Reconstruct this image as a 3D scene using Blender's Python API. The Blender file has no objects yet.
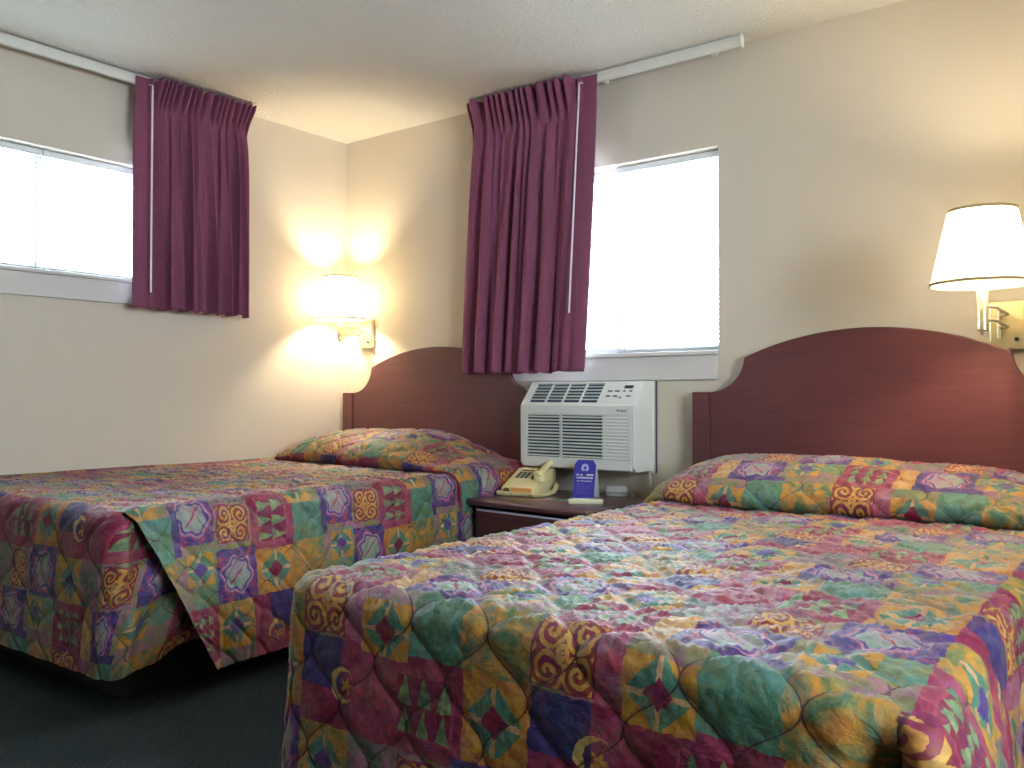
import bpy, bmesh, math, random
import numpy as np
from mathutils import Vector, Matrix
C = bpy.context.scene.collection
PI = math.pi
R = math.radians
random.seed(4)

# ------------------------------------------------------------------ helpers
def tag(o, label=None, cat=None, group=None, kind=None):
    if label: o['label'] = label
    if cat: o['category'] = cat
    if group: o['group'] = group
    if kind: o['kind'] = kind
    return o

def thing(name, label, cat, loc=(0, 0, 0), rotz=0, group=None):
    o = bpy.data.objects.new(name, None); C.objects.link(o)
    o.empty_display_size = 0.05
    o.location = loc; o.rotation_euler = (0, 0, rotz)
    return tag(o, label, cat, group)

ROOTLOC = {}
def obj(name, bm, m, parent=None, smooth=None, world=True):
    """link bm as one mesh; bm is in world coordinates when world, else local to the parent"""
    if parent is not None and world:
        off = Vector(parent.location)
        p = parent.parent
        while p is not None:
            off += Vector(p.location); p = p.parent
        bmesh.ops.translate(bm, verts=bm.verts, vec=-off)
    me = bpy.data.meshes.new(name)
    bm.normal_update()
    bm.to_mesh(me); bm.free()
    if isinstance(m, (list, tuple)):
        for q in m: me.materials.append(q)
    elif m: me.materials.append(m)
    if smooth is not None:
        me.shade_smooth()
        if smooth < 180:
            me.set_sharp_from_angle(angle=R(smooth))
    o = bpy.data.objects.new(name, me); C.objects.link(o)
    o.parent = parent
    return o

def NB(): return bmesh.new()

def bx(bm, a, b, bev=0.0, seg=2, M=None, mi=0):
    """box between corners a and b with optional bevel"""
    t = bmesh.new()
    bmesh.ops.create_cube(t, size=1)
    s = [abs(b[i]-a[i]) for i in range(3)]
    c = [(b[i]+a[i])/2 for i in range(3)]
    bmesh.ops.scale(t, vec=s, verts=t.verts)
    if bev > 0:
        bmesh.ops.bevel(t, geom=list(t.edges), offset=min(bev, min(s)*0.49), segments=seg, profile=0.5, affect='EDGES')
    bmesh.ops.translate(t, vec=c, verts=t.verts)
    if M is not None: bmesh.ops.transform(t, matrix=M, verts=t.verts)
    join(bm, t, mi)
    return bm

def join(bm, t, mi=0):
    mp = {}
    for v in t.verts: mp[v] = bm.verts.new(v.co)
    for f in t.faces:
        try:
            nf = bm.faces.new([mp[v] for v in f.verts]); nf.material_index = mi
        except ValueError: pass
    t.free()

def lathe(bm, prof, c=(0, 0, 0), n=32, axis='z', M=None, mi=0, closed=False):
    """revolve (r, h) profile about an axis through c"""
    t = bmesh.new()
    rings = []
    for r, h in prof:
        ring = []
        for i in range(n):
            a = 2*PI*i/n
            x, y = r*math.cos(a), r*math.sin(a)
            if axis == 'z': co = (x, y, h)
            elif axis == 'y': co = (x, h, y)
            else: co = (h, x, y)
            ring.append(t.verts.new((co[0]+c[0], co[1]+c[1], co[2]+c[2])))
        rings.append(ring)
    seq = list(zip(rings, rings[1:]))
    if closed: seq.append((rings[-1], rings[0]))
    for r0, r1 in seq:
        for i in range(n):
            t.faces.new((r0[i], r0[(i+1) % n], r1[(i+1) % n], r1[i]))
    if not closed:
        if prof[0][0] > 1e-5 and prof[0][0] is not None: t.faces.new(list(reversed(rings[0])))
        if prof[-1][0] > 1e-5: t.faces.new(rings[-1])
    bmesh.ops.remove_doubles(t, verts=t.verts, dist=1e-6)
    bmesh.ops.recalc_face_normals(t, faces=t.faces)
    if M is not None: bmesh.ops.transform(t, matrix=M, verts=t.verts)
    join(bm, t, mi)
    return bm

def tube(bm, pts, r, n=10, cap=True, mi=0):
    t = bmesh.new()
    pts = [Vector(p) for p in pts]
    rings = []
    up = Vector((0, 0, 1))
    d0 = (pts[1]-pts[0]).normalized()
    if abs(d0.dot(up)) > 0.95: up = Vector((1, 0, 0))
    side = d0.cross(up).normalized()
    for i, p in enumerate(pts):
        if i == 0: d = pts[1]-pts[0]
        elif i == len(pts)-1: d = pts[-1]-pts[-2]
        else: d = pts[i+1]-pts[i-1]
        d.normalize()
        side = (side - d*side.dot(d))
        if side.length < 1e-6: side = d.orthogonal()
        side.normalize()
        u2 = d.cross(side)
        rr = r[i] if isinstance(r, (list, tuple)) else r
        rings.append([t.verts.new(p + side*math.cos(2*PI*k/n)*rr + u2*math.sin(2*PI*k/n)*rr) for k in range(n)])
    for r0, r1 in zip(rings, rings[1:]):
        for i in range(n):
            t.faces.new((r0[i], r0[(i+1) % n], r1[(i+1) % n], r1[i]))
    if cap:
        t.faces.new(list(reversed(rings[0]))); t.faces.new(rings[-1])
    bmesh.ops.recalc_face_normals(t, faces=t.faces)
    join(bm, t, mi)
    return bm

def prism(bm, pts, ax, a, b, bev=0.0, mi=0, M=None):
    """extrude a 2-D outline along axis ax from a to b; pts in the other two axes in order"""
    t = bmesh.new()
    def mk(p, h):
        if ax == 0: return (h, p[0], p[1])
        if ax == 1: return (p[0], h, p[1])
        return (p[0], p[1], h)
    v0 = [t.verts.new(mk(p, a)) for p in pts]; v1 = [t.verts.new(mk(p, b)) for p in pts]
    t.faces.new(v0); t.faces.new(list(reversed(v1)))
    n = len(pts)
    for i in range(n): t.faces.new((v0[i], v1[i], v1[(i+1) % n], v0[(i+1) % n]))
    bmesh.ops.recalc_face_normals(t, faces=t.faces)
    if bev > 0:
        es = [e for e in t.edges if len(e.link_faces) == 2 and e.calc_face_angle(0) > R(28)]
        bmesh.ops.bevel(t, geom=es, offset=bev, segments=3, profile=0.5, affect='EDGES')
    if M is not None: bmesh.ops.transform(t, matrix=M, verts=t.verts)
    join(bm, t, mi)
    return bm

def smoothstep(x, a, b):
    t = np.clip((x-a)/(b-a), 0, 1)
    return t*t*(3-2*t)

# ------------------------------------------------------------------ material helper
def new_mat(name):
    m = bpy.data.materials.new(name); m.use_nodes = True
    nt = m.node_tree
    return m, nt, nt.nodes['Principled BSDF'], nt.nodes['Material Output']

def mat(name, col, rough=0.5, metal=0.0, spec=0.5, sheen=0.0, bump=None, bump_scale=200, bump_str=0.1, dist=0.002, noise=0.0, noise_scale=8, coat=0.0):
    m, nt, b, out = new_mat(name)
    b.inputs['Base Color'].default_value = (*col, 1)
    b.inputs['Roughness'].default_value = rough
    b.inputs['Metallic'].default_value = metal
    b.inputs['Specular IOR Level'].default_value = spec
    b.inputs['Coat Weight'].default_value = coat
    if sheen:
        b.inputs['Sheen Weight'].default_value = sheen
        b.inputs['Sheen Roughness'].default_value = 0.5
    tc = nt.nodes.new('ShaderNodeTexCoord')
    if bump:
        n = nt.nodes.new('ShaderNodeTexNoise'); n.inputs['Scale'].default_value = bump_scale
        n.inputs['Detail'].default_value = 4
        nt.links.new(tc.outputs['Object'], n.inputs['Vector'])
        bp = nt.nodes.new('ShaderNodeBump'); bp.inputs['Strength'].default_value = bump_str
        bp.inputs['Distance'].default_value = dist
        nt.links.new(n.outputs['Fac'], bp.inputs['Height'])
        nt.links.new(bp.outputs['Normal'], b.inputs['Normal'])
    if noise:
        n = nt.nodes.new('ShaderNodeTexNoise'); n.inputs['Scale'].default_value = noise_scale
        n.inputs['Detail'].default_value = 5
        nt.links.new(tc.outputs['Object'], n.inputs['Vector'])
        mx = nt.nodes.new('ShaderNodeMix'); mx.data_type = 'RGBA'
        mx.inputs[6].default_value = tuple(c*(1-noise) for c in col)+(1,)
        mx.inputs[7].default_value = tuple(min(1, c*(1+noise)) for c in col)+(1,)
        nt.links.new(n.outputs['Fac'], mx.inputs[0]); nt.links.new(mx.outputs[2], b.inputs['Base Color'])
    return m

class E:
    nt = None
    def __init__(s, v): s.v = v
    @staticmethod
    def op(o, *a, clamp=False):
        n = E.nt.nodes.new('ShaderNodeMath'); n.operation = o; n.use_clamp = clamp
        for i, x in enumerate(a):
            if isinstance(x, E): E.nt.links.new(x.v, n.inputs[i])
            else: n.inputs[i].default_value = x
        return E(n.outputs[0])
    def __add__(s, o): return E.op('ADD', s, o)
    __radd__ = __add__
    def __sub__(s, o): return E.op('SUBTRACT', s, o)
    def __rsub__(s, o): return E.op('SUBTRACT', o, s)
    def __mul__(s, o): return E.op('MULTIPLY', s, o)
    __rmul__ = __mul__
    def __truediv__(s, o): return E.op('DIVIDE', s, o)
    def __lt__(s, o): return E.op('LESS_THAN', s, o)
    def __gt__(s, o): return E.op('GREATER_THAN', s, o)
def eabs(a): return E.op('ABSOLUTE', a)
def emax(a, b): return E.op('MAXIMUM', a, b)
def emin(a, b): return E.op('MINIMUM', a, b)
def ewrap(a, lo, hi): return E.op('WRAP', a, hi, lo)
def ecos(a): return E.op('COSINE', a)
def esin(a): return E.op('SINE', a)
def hyp(a, b): return E.op('SQRT', a*a+b*b)
def emix(f, a, b):
    n = E.nt.nodes.new('ShaderNodeMix'); n.data_type = 'RGBA'
    if isinstance(f, E): E.nt.links.new(f.v, n.inputs[0])
    else: n.inputs[0].default_value = f
    for i, x in ((6, a), (7, b)):
        if isinstance(x, E): E.nt.links.new(x.v, n.inputs[i])
        else: n.inputs[i].default_value = (*x, 1)
    return E(n.outputs[2])
def enoise(vec, scale, detail=3, rough=0.5, color=False, dist=0.0):
    n = E.nt.nodes.new('ShaderNodeTexNoise'); n.inputs['Scale'].default_value = scale
    n.inputs['Detail'].default_value = detail; n.inputs['Roughness'].default_value = rough
    n.inputs['Distortion'].default_value = dist
    E.nt.links.new(vec, n.inputs['Vector'])
    return E(n.outputs['Color' if color else 'Fac'])

QW, QB = 0.095, 0.205      # quilting lattice: half width and height of an ogee cell

def srgb(r, g, b):
    f = lambda c: (c/255)/12.92 if c/255 <= 0.04045 else ((c/255+0.055)/1.055)**2.4
    return (f(r), f(g), f(b))

def quilt_mat():
    m, nt, b, out = new_mat('patchwork_quilt_cotton'); E.nt = nt
    uvn = nt.nodes.new('ShaderNodeUVMap'); uvn.uv_map = 'UVMap'
    uv = uvn.outputs[0]
    sx = nt.nodes.new('ShaderNodeSeparateXYZ'); nt.links.new(uv, sx.inputs[0])
    u0, v0 = E(sx.outputs[0]), E(sx.outputs[1])
    nz = enoise(uv, 30, 3, 0.6, color=True)
    sn = nt.nodes.new('ShaderNodeSeparateColor'); nt.links.new(nz.v, sn.inputs[0])
    wx, wy = E(sn.outputs[0])-0.5, E(sn.outputs[1])-0.5
    uu, vv = u0+wx*0.018, v0+wy*0.018
    T = 0.60
    U = ewrap(uu, 0.0, T); V = ewrap(vv, 0.0, T)
    n1 = enoise(uv, 9, 4, 0.6); n2 = enoise(uv, 45, 3, 0.65); n3 = enoise(uv, 22, 4, 0.7, dist=0.6)
    navy, burg, gold, green, teal, mauve = srgb(52, 36, 96), srgb(136, 32, 62), srgb(206, 152, 62), srgb(84, 122, 82), srgb(92, 146, 130), srgb(168, 112, 132)
    purple, rust, cream, olive, rose = srgb(92, 62, 138), srgb(150, 74, 40), srgb(214, 172, 118), srgb(134, 142, 76), srgb(176, 70, 92)
    sm = lambda f, lo, hi: E.op('MULTIPLY_ADD', f, 1/(hi-lo), -lo/(hi-lo), clamp=True)
    col = emix(sm(n1, .42, .58), mauve, olive)
    def rect(x0, y0, x1, y1):
        cx, cy, hx, hy = (x0+x1)/2, (y0+y1)/2, (x1-x0)/2, (y1-y0)/2
        x = U-cx; y = V-cy
        # wrap locally so cells may cross the repeat
        x = ewrap(x, -T/2, T/2); y = ewrap(y, -T/2, T/2)
        return x, y, emax(eabs(x)-hx, eabs(y)-hy) < 0.0
    def fill(x0, y0, x1, y1, a, bcol, base, noise=None):
        x, y, k = rect(x0, y0, x1, y1)
        return emix(k, base, emix(sm(noise or n3, .40, .60), a, bcol))
    # broad blocks
    col = fill(.13, 0, .18, .13, mauve, rose, col)
    col = fill(.31, 0, .46, .13, green, teal, col)
    col = fill(.44, 0, .62, .13, gold, green, col)
    col = fill(0, .13, .46, .31, burg, rose, col, n1)
    col = fill(0, .13, .125, .235, navy, srgb(64, 48, 118), col)
    col = fill(.45, .13, .60, .30, gold, srgb(190, 120, 60), col)
    col = fill(0, .31, .15, .45, olive, gold, col)
    col = fill(.15, .31, .28, .45, green, mauve, col)
    col = fill(.28, .31, .42, .45, mauve, olive, col)
    col = fill(.0, .45, .17, .60, burg, rose, col, n1)
    col = fill(.17, .45, .23, .60, gold, cream, col)
    col = fill(.42, .45, .60, .60, teal, olive, col)
    col = fill(.40, .53, .60, .60, olive, mauve, col)
    # diamond-and-triangle cells
    def diamond(x0, y0, x1, y1, base, ctr=burg):
        x, y, k = rect(x0, y0, x1, y1)
        h = min(x1-x0, y1-y0)/2
        s = eabs(x)+eabs(y)
        c = emix(s < h*1.15, gold, emix(sm(n2, .35, .65), green, teal))
        c = emix((emin(eabs(x), eabs(y)) < h*0.09)*(s > h*.5), c, cream)
        c = emix(s < h*0.52, c, ctr)
        return emix(k, base, c)
    col = diamond(.18, .04, .31, .145, col)
    col = diamond(.46, .15, .585, .27, col)
    col = diamond(.02, .33, .14, .44, col, purple)
    col = diamond(.43, .46, .53, .56, col, purple)
    # scrollwork cells
    def scroll(x0, y0, x1, y1, base):
        x, y, k = rect(x0, y0, x1, y1)
        h = (x1-x0)/2
        ax, ay = eabs(x)-h*0.48, eabs(y)-h*0.48
        r = hyp(ax, ay); th = E.op('ARCTAN2', ay, ax)
        l = esin(r*(2*PI/(h*0.27)) + th + wx*3.0)
        r2 = hyp(x, y); l2 = esin(r2*(2*PI/(h*0.5)))
        f = emax(l > 0.1, (l2 > 0.75)*(r2 < h*.45))
        c = emix(f, emix(sm(n2, .4, .6), rust, burg), emix(sm(n3, .35, .65), gold, srgb(224, 176, 92)))
        c = emix(emax(eabs(x)-h*.93, eabs(y)-h*.93) > 0.0, c, burg)
        return emix(k, base, c)
    col = scroll(0, .0, .13, .125, col)
    col = scroll(.29, .32, .41, .44, col)
    # wreath cells
    def wreath(x0, y0, x1, y1, base):
        x, y, k = rect(x0, y0, x1, y1)
        h = (x1-x0)/2
        r = hyp(x, y); th = E.op('ARCTAN2', y, x)
        rr = r + esin(th*6.0)*(h*.06)
        bg = emix(sm(n2, .42, .52), navy, purple)
        bg = emix(sm(n3, .56, .6), bg, rose)
        c = emix(rr < h*.80, bg, emix(sm(n2, .4, .6), purple, rose))
        c = emix(rr < h*.72, c, srgb(190, 140, 160))
        c = emix(rr < h*.64, c, purple)
        c = emix(rr < h*.55, c, emix(sm(n1, .4, .6), srgb(150, 170, 150), srgb(176, 150, 160)))
        c = emix((eabs(x-y) < h*.05)*(r < h*.5), c, rose)
        return emix(k, base, c)
    col = wreath(.43, .29, .60, .45, col)
    col = wreath(.23, .45, .40, .60, col)
    col = fill(.23, .575, .43, .60, navy, purple, col, n2)
    # trees: columns of pale green triangles on burgundy
    def trees(x0, y0, x1, y1, base, n=3, rows=2):
        x, y, k = rect(x0, y0, x1, y1)
        w = (x1-x0)/n; h = (y1-y0)/rows
        fx = eabs(ewrap(x, -w/2, w/2))
        fy = ewrap(y, 0.0, h)
        tri = fx < (fy*(w*0.40/h))
        c = emix(tri, burg, emix(sm(n2, .4, .6), green, srgb(150, 170, 110)))
        c = emix(emax(eabs(x)-(x1-x0)*.46, eabs(y)-(y1-y0)*.46) > 0.0, c, rose)
        return emix(k, base, c)
    col = trees(.28, .16, .43, .28, col, 3, 2)
    col = trees(.02, .47, .15, .59, col, 3, 3)
    # crescent with star
    x, y, k = rect(.06, .15, .20, .29)
    r = hyp(x, y); r2 = hyp(x-.010, y)
    cres = (r < .037)*(hyp(x-.009, y) > .030)
    th = E.op('ARCTAN2', y, x-.012)
    star = hyp(x-.012, y) < (ecos(th*5.0)*.007+.014)
    col = emix(cres, col, srgb(222, 190, 110))
    col = emix(star, col, gold)
    # dye mottling: pools of neighbouring dyes bleeding over the blocks
    n5 = enoise(uv, 16, 5, 0.75, dist=1.0); n6 = enoise(uv, 24, 4, 0.7, dist=1.4)
    pool = emix(sm(n6, .46, .54), emix(sm(n5, .42, .58), srgb(156, 88, 118), srgb(196, 140, 62)), emix(sm(n5, .42, .58), srgb(84, 52, 120), srgb(70, 124, 112)))
    col = emix(sm(n1*0.5+n6*0.5, .40, .62)*0.34, col, pool)
    mott = enoise(uv, 60, 4, 0.7)
    hsv = nt.nodes.new('ShaderNodeHueSaturation')
    nt.links.new((0.495+(n3-0.5)*0.06).v, hsv.inputs['Hue'])
    hsv.inputs['Saturation'].default_value = 1.04
    nt.links.new((0.36+mott*0.62).v, hsv.inputs['Value'])
    nt.links.new(col.v, hsv.inputs['Color'])
    col = E(hsv.outputs[0])
    # quilting thread
    ph = ecos(v0*(2*PI/QB))*(QW/2)
    de = eabs(ewrap(u0-ph, -QW, QW)); do = eabs(ewrap(u0-QW+ph, -QW, QW))
    d = emin(de, do)
    col = emix((d < 0.0021)*0.8, col, srgb(62, 34, 52))
    nt.links.new(col.v, b.inputs['Base Color'])
    b.inputs['Roughness'].default_value = 0.6
    b.inputs['Specular IOR Level'].default_value = 0.35
    b.inputs['Sheen Weight'].default_value = 0.18
    b.inputs['Sheen Roughness'].default_value = 0.35
    wr = enoise(uv, 48, 4, 0.55, dist=1.2)
    wv = enoise(uv, 900, 2, 0.5)
    bp = nt.nodes.new('ShaderNodeBump'); bp.inputs['Strength'].default_value = 0.45; bp.inputs['Distance'].default_value = 0.006
    nt.links.new((wr+wv*0.08).v, bp.inputs['Height'])
    nt.links.new(bp.outputs[0], b.inputs['Normal'])
    return m

def wood_mat(name, c1, c2, rough=0.35, coat=0.3):
    m, nt, b, out = new_mat(name); E.nt = nt
    tc = nt.nodes.new('ShaderNodeTexCoord'); mp = nt.nodes.new('ShaderNodeMapping')
    mp.inputs['Scale'].default_value = (1.2, 9, 22)
    nt.links.new(tc.outputs['Object'], mp.inputs[0])
    g = enoise(mp.outputs[0], 3.2, 6, 0.65, dist=0.8)
    f = E.op('MULTIPLY_ADD', g, 2.4, -0.7, clamp=True)
    col = emix(f, c1, c2)
    nt.links.new(col.v, b.inputs['Base Color'])
    b.inputs['Roughness'].default_value = rough; b.inputs['Coat Weight'].default_value = coat
    b.inputs['Coat Roughness'].default_value = 0.3
    return m

M = {}
M['wall'] = mat('painted_wall', srgb(214, 204, 188), 0.75, spec=0.25, bump=True, bump_scale=55, bump_str=0.12, dist=0.004)
M['ceiling'] = mat('popcorn_ceiling', srgb(222, 219, 210), 0.9, spec=0.1, bump=True, bump_scale=90, bump_str=1.0, dist=0.012, noise=0.06, noise_scale=140)
M['trim'] = mat('painted_trim', srgb(214, 211, 208), 0.4)
M['vinyl'] = mat('white_vinyl', srgb(228, 232, 234), 0.35)
M['track'] = mat('white_metal_track', srgb(226, 224, 216), 0.35)
M['wand'] = mat('white_plastic_wand', srgb(222, 218, 226), 0.3)
M['quilt'] = quilt_mat()
M['head'] = wood_mat('cherry_laminate', srgb(82, 42, 47), srgb(100, 53, 55), 0.40, 0.35)
M['night'] = wood_mat('dark_cherry', srgb(62, 32, 38), srgb(88, 44, 50), 0.3, 0.4)
M['ac'] = mat('off_white_plastic', srgb(222, 224, 220), 0.4)
M['ac_dark'] = mat('grille_shadow_blue', srgb(36, 66, 86), 0.6)
M['ac_panel'] = mat('control_panel_film', srgb(222, 222, 218), 0.3)
M['lcd'] = mat('display_glass', srgb(40, 62, 74), 0.15)
M['ink'] = mat('grey_ink', srgb(70, 76, 84), 0.5)
M['phone'] = mat('cream_plastic', srgb(226, 212, 160), 0.35)
M['key'] = mat('green_grey_key', srgb(82, 98, 84), 0.4)
M['orange'] = mat('orange_faceplate', srgb(222, 150, 84), 0.4)
M['slot'] = mat('brown_slot', srgb(112, 88, 52), 0.5)
M['blue'] = mat('blue_card', srgb(62, 62, 168), 0.35)
M['white'] = mat('white_card', srgb(226, 228, 230), 0.5)
M['paleink'] = mat('pale_print', srgb(196, 196, 232), 0.5)
M['dimink'] = mat('dim_print', srgb(108, 98, 190), 0.5)
M['brass'] = mat('brushed_brass', srgb(206, 194, 156), 0.3, metal=0.7)
M['blackp'] = mat('black_plastic', (0.012, 0.012, 0.014), 0.4)
M['remote'] = mat('ivory_plastic', srgb(216, 212, 180), 0.4)
M['teal'] = mat('teal_print', srgb(36, 110, 92), 0.4)
M['pinkp'] = mat('pink_paper', srgb(168, 104, 112), 0.6)
M['mattress'] = mat('white_ticking', srgb(205, 202, 196), 0.8)
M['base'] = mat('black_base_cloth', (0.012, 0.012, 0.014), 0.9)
M['shade_trim'] = mat('tan_trim', srgb(176, 152, 108), 0.7)
M['cord'] = mat('white_cord', srgb(214, 210, 196), 0.4)
M['handle_highlight'] = mat('steel_pull_and_highlight', srgb(196, 198, 222), 0.35, metal=0.3)  # knob, and the highlight painted along the drawer edge

# curtain velvet
def curtain_mat():
    m, nt, b, out = new_mat('burgundy_velvet'); E.nt = nt
    tc = nt.nodes.new('ShaderNodeTexCoord')
    n = enoise(tc.outputs['Object'], 60, 4, 0.7); n2 = enoise(tc.outputs['Object'], 700, 2)
    nt.links.new(emix(n, srgb(112, 60, 84), srgb(146, 86, 112)).v, b.inputs['Base Color'])
    b.inputs['Roughness'].default_value = 0.8; b.inputs['Specular IOR Level'].default_value = 0.2
    b.inputs['Sheen Weight'].default_value = 0.35; b.inputs['Sheen Roughness'].default_value = 0.4
    b.inputs['Sheen Tint'].default_value = (*srgb(210, 150, 190), 1)
    bp = nt.nodes.new('ShaderNodeBump'); bp.inputs['Strength'].default_value = 0.25; bp.inputs['Distance'].default_value = 0.002
    nt.links.new((n2+n).v, bp.inputs['Height']); nt.links.new(bp.outputs[0], b.inputs['Normal'])
    return m
M['curtain'] = curtain_mat()

M['bounce_lining'] = mat('grey_bounce_lining', srgb(150, 142, 150), 0.9)  # added behind the curtains to keep their pink bounce off the reveals
# carpet: loop pile in rows
def carpet_mat():
    m, nt, b, out = new_mat('charcoal_loop_carpet'); E.nt = nt
    tc = nt.nodes.new('ShaderNodeTexCoord')
    sx = nt.nodes.new('ShaderNodeSeparateXYZ'); nt.links.new(tc.outputs['Object'], sx.inputs[0])
    x, y = E(sx.outputs[0]), E(sx.outputs[1])
    n = enoise(tc.outputs['Object'], 90, 3); n2 = enoise(tc.outputs['Object'], 6, 3)
    h = esin(x*520.0+n*3)*esin(y*520.0+n*3)
    f = E.op('MULTIPLY_ADD', h, 0.35, 0.5, clamp=True)
    nt.links.new(emix(f*0.6+n2*0.4, srgb(34, 38, 40), srgb(66, 74, 74)).v, b.inputs['Base Color'])
    b.inputs['Roughness'].default_value = 0.95; b.inputs['Specular IOR Level'].default_value = 0.1
    bp = nt.nodes.new('ShaderNodeBump'); bp.inputs['Strength'].default_value = 0.9; bp.inputs['Distance'].default_value = 0.004
    nt.links.new((h+n).v, bp.inputs['Height']); nt.links.new(bp.outputs[0], b.inputs['Normal'])
    return m
M['carpet'] = carpet_mat()

def glass_mat():
    m = bpy.data.materials.new('window_glass'); m.use_nodes = True
    nt = m.node_tree; nt.nodes.clear()
    o = nt.nodes.new('ShaderNodeOutputMaterial'); t = nt.nodes.new('ShaderNodeBsdfTransparent'); g = nt.nodes.new('ShaderNodeBsdfGlossy')
    g.inputs['Roughness'].default_value = 0.02
    fr = nt.nodes.new('ShaderNodeFresnel'); fr.inputs[0].default_value = 1.45
    mx = nt.nodes.new('ShaderNodeMixShader')
    t.inputs[0].default_value = (0.95, 0.97, 0.97, 1)
    nt.links.new(fr.outputs[0], mx.inputs[0]); nt.links.new(t.outputs[0], mx.inputs[1]); nt.links.new(g.outputs[0], mx.inputs[2])
    nt.links.new(mx.outputs[0], o.inputs[0]); return m
M['glass'] = glass_mat()

def translucent(name, col, f=0.5):
    m = bpy.data.materials.new(name); m.use_nodes = True
    nt = m.node_tree; nt.nodes.clear()
    o = nt.nodes.new('ShaderNodeOutputMaterial'); t = nt.nodes.new('ShaderNodeBsdfTranslucent'); g = nt.nodes.new('ShaderNodeBsdfDiffuse')
    mx = nt.nodes.new('ShaderNodeMixShader'); mx.inputs[0].default_value = f
    t.inputs[0].default_value = (*col, 1); g.inputs[0].default_value = (*col, 1)
    nt.links.new(g.outputs[0], mx.inputs[1]); nt.links.new(t.outputs[0], mx.inputs[2])
    nt.links.new(mx.outputs[0], o.inputs[0]); return m
M['shade'] = translucent('lit_linen_shade', (0.93, 0.86, 0.70), 0.55)
M['slat'] = translucent('white_blind_slat', (0.90, 0.93, 0.94), 0.5)
def emis(name, col, s):
    m, nt, b, out = new_mat(name)
    b.inputs['Emission Color'].default_value = (*col, 1); b.inputs['Emission Strength'].default_value = s
    b.inputs['Base Color'].default_value = (*col, 1)
    return m
M['bulb'] = emis('lit_bulb', (1.0, 0.85, 0.6), 12)

# ------------------------------------------------------------------ the room
RX, RY, H = 5.3, -6.4, 2.44
T = 0.16
def S(o): o['kind'] = 'structure'; return o
S(obj('floor', bx(NB(), (-T, RY-T, -0.1), (RX+T, T, 0)), M['carpet']))
S(obj('ceiling', bx(NB(), (-T, RY-T, H), (RX+T, T, H+0.1)), M['ceiling']))
# back wall (headboards) with its window opening
WX0, WX1, WZ0, WZ1 = 1.25, 2.348, 1.142, 2.022
b = NB()
bx(b, (-T, 0, 0), (WX0, T, H)); bx(b, (WX1, 0, 0), (RX+T, T, H))
bx(b, (WX0, 0, 0), (WX1, T, WZ0)); bx(b, (WX0, 0, WZ1), (WX1, T, H))
S(obj('wall_back', b, M['wall']))
AY0, AY1, AZ0, AZ1 = -2.62, -0.93, 1.492, 2.032      # left wall window
b = NB()
bx(b, (-T, AY1, 0), (0, 0, H)); bx(b, (-T, RY-T, 0), (0, AY0, H))
bx(b, (-T, AY0, 0), (0, AY1, AZ0)); bx(b, (-T, AY0, AZ1), (0, AY1, H))
S(obj('wall_left', b, M['wall']))
EY0, EY1, EZ0, EZ1 = -3.1, -1.7, 1.05, 1.95           # unseen right wall window, added to light the left wall
b = NB()
bx(b, (RX, EY1, 0), (RX+T, 0, H)); bx(b, (RX, RY-T, 0), (RX+T, EY0, H))
bx(b, (RX, EY0, 0), (RX+T, EY1, EZ0)); bx(b, (RX, EY0, EZ1), (RX+T, EY1, H))
S(obj('wall_right', b, M['wall']))
w3 = bpy.data.objects.new('added_fill_window', None); C.objects.link(w3); w3.location = (RX+.1, (EY0+EY1)/2, EZ0); S(w3)  # added window out of view, lets in fill light
b = NB()
for (y0, y1) in ((EY0, EY0+.04), (EY1-.04, EY1), ((EY0+EY1)/2-.02, (EY0+EY1)/2+.02)): bx(b, (RX+.10, y0, EZ0), (RX+.15, y1, EZ1), 0.003)
bx(b, (RX+.10, EY0+.04, EZ0), (RX+.15, EY1-.04, EZ0+.04), 0.003); bx(b, (RX+.10, EY0+.04, EZ1-.04), (RX+.15, EY1-.04, EZ1), 0.003)
obj('window_frame', b, M['vinyl'], w3)
obj('window_pane', bx(NB(), (RX+.122, EY0+.04, EZ0+.04), (RX+.126, EY1-.04, EZ1-.04)), M['glass'], w3)
S(obj('wall_front', bx(NB(), (0, RY-T, 0), (RX, RY, H)), M['wall']))
# baseboards
b = bx(NB(), (0.0, -0.012, 0), (RX, 0, 0.09), 0.004); S(obj('baseboard_back', b, M['trim']))
b = bx(NB(), (0, RY, 0), (0.012, -0.012, 0.09), 0.004); S(obj('baseboard_left', b, M['trim']))

# --- window 1 : back wall
w1 = bpy.data.objects.new('window_1', None); C.objects.link(w1); w1.location = ((WX0+WX1)/2, 0.1, WZ0); S(w1)
def wframe(b, x0, x1, z0, z1, y0, y1, w):
    bx(b, (x0, y0, z0), (x0+w, y1, z1), 0.003); bx(b, (x1-w, y0, z0), (x1, y1, z1), 0.003)
    bx(b, (x0+w, y0, z0), (x1-w, y1, z0+w), 0.003); bx(b, (x0+w, y0, z1-w), (x1-w, y1, z1), 0.003)
b = NB(); wframe(b, WX0, WX1, WZ0, WZ1, 0.10, 0.15, 0.03); bx(b, (1.785, 0.10, WZ0+.03), (1.815, 0.14, WZ1-.03), 0.003)
obj('window_frame', b, M['vinyl'], w1)
obj('window_pane', bx(NB(), (WX0+.03, 0.122, WZ0+.03), (1.785, 0.126, WZ1-.03)), M['glass'], w1)
obj('window_pane', bx(NB(), (1.815, 0.122, WZ0+.03), (WX1-.03, 0.126, WZ1-.03)), M['glass'], w1)
b = NB(); bx(b, (1.17, -0.03, 1.122), (2.352, 0.1, 1.142), 0.006)
S(obj('trim_1', b, M['trim']))                                   # sill board
S(obj('trim_2', bx(NB(), (1.175, -0.018, 1.016), (2.345, 0, 1.121), 0.003), M['trim']))   # apron under the sill

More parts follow.
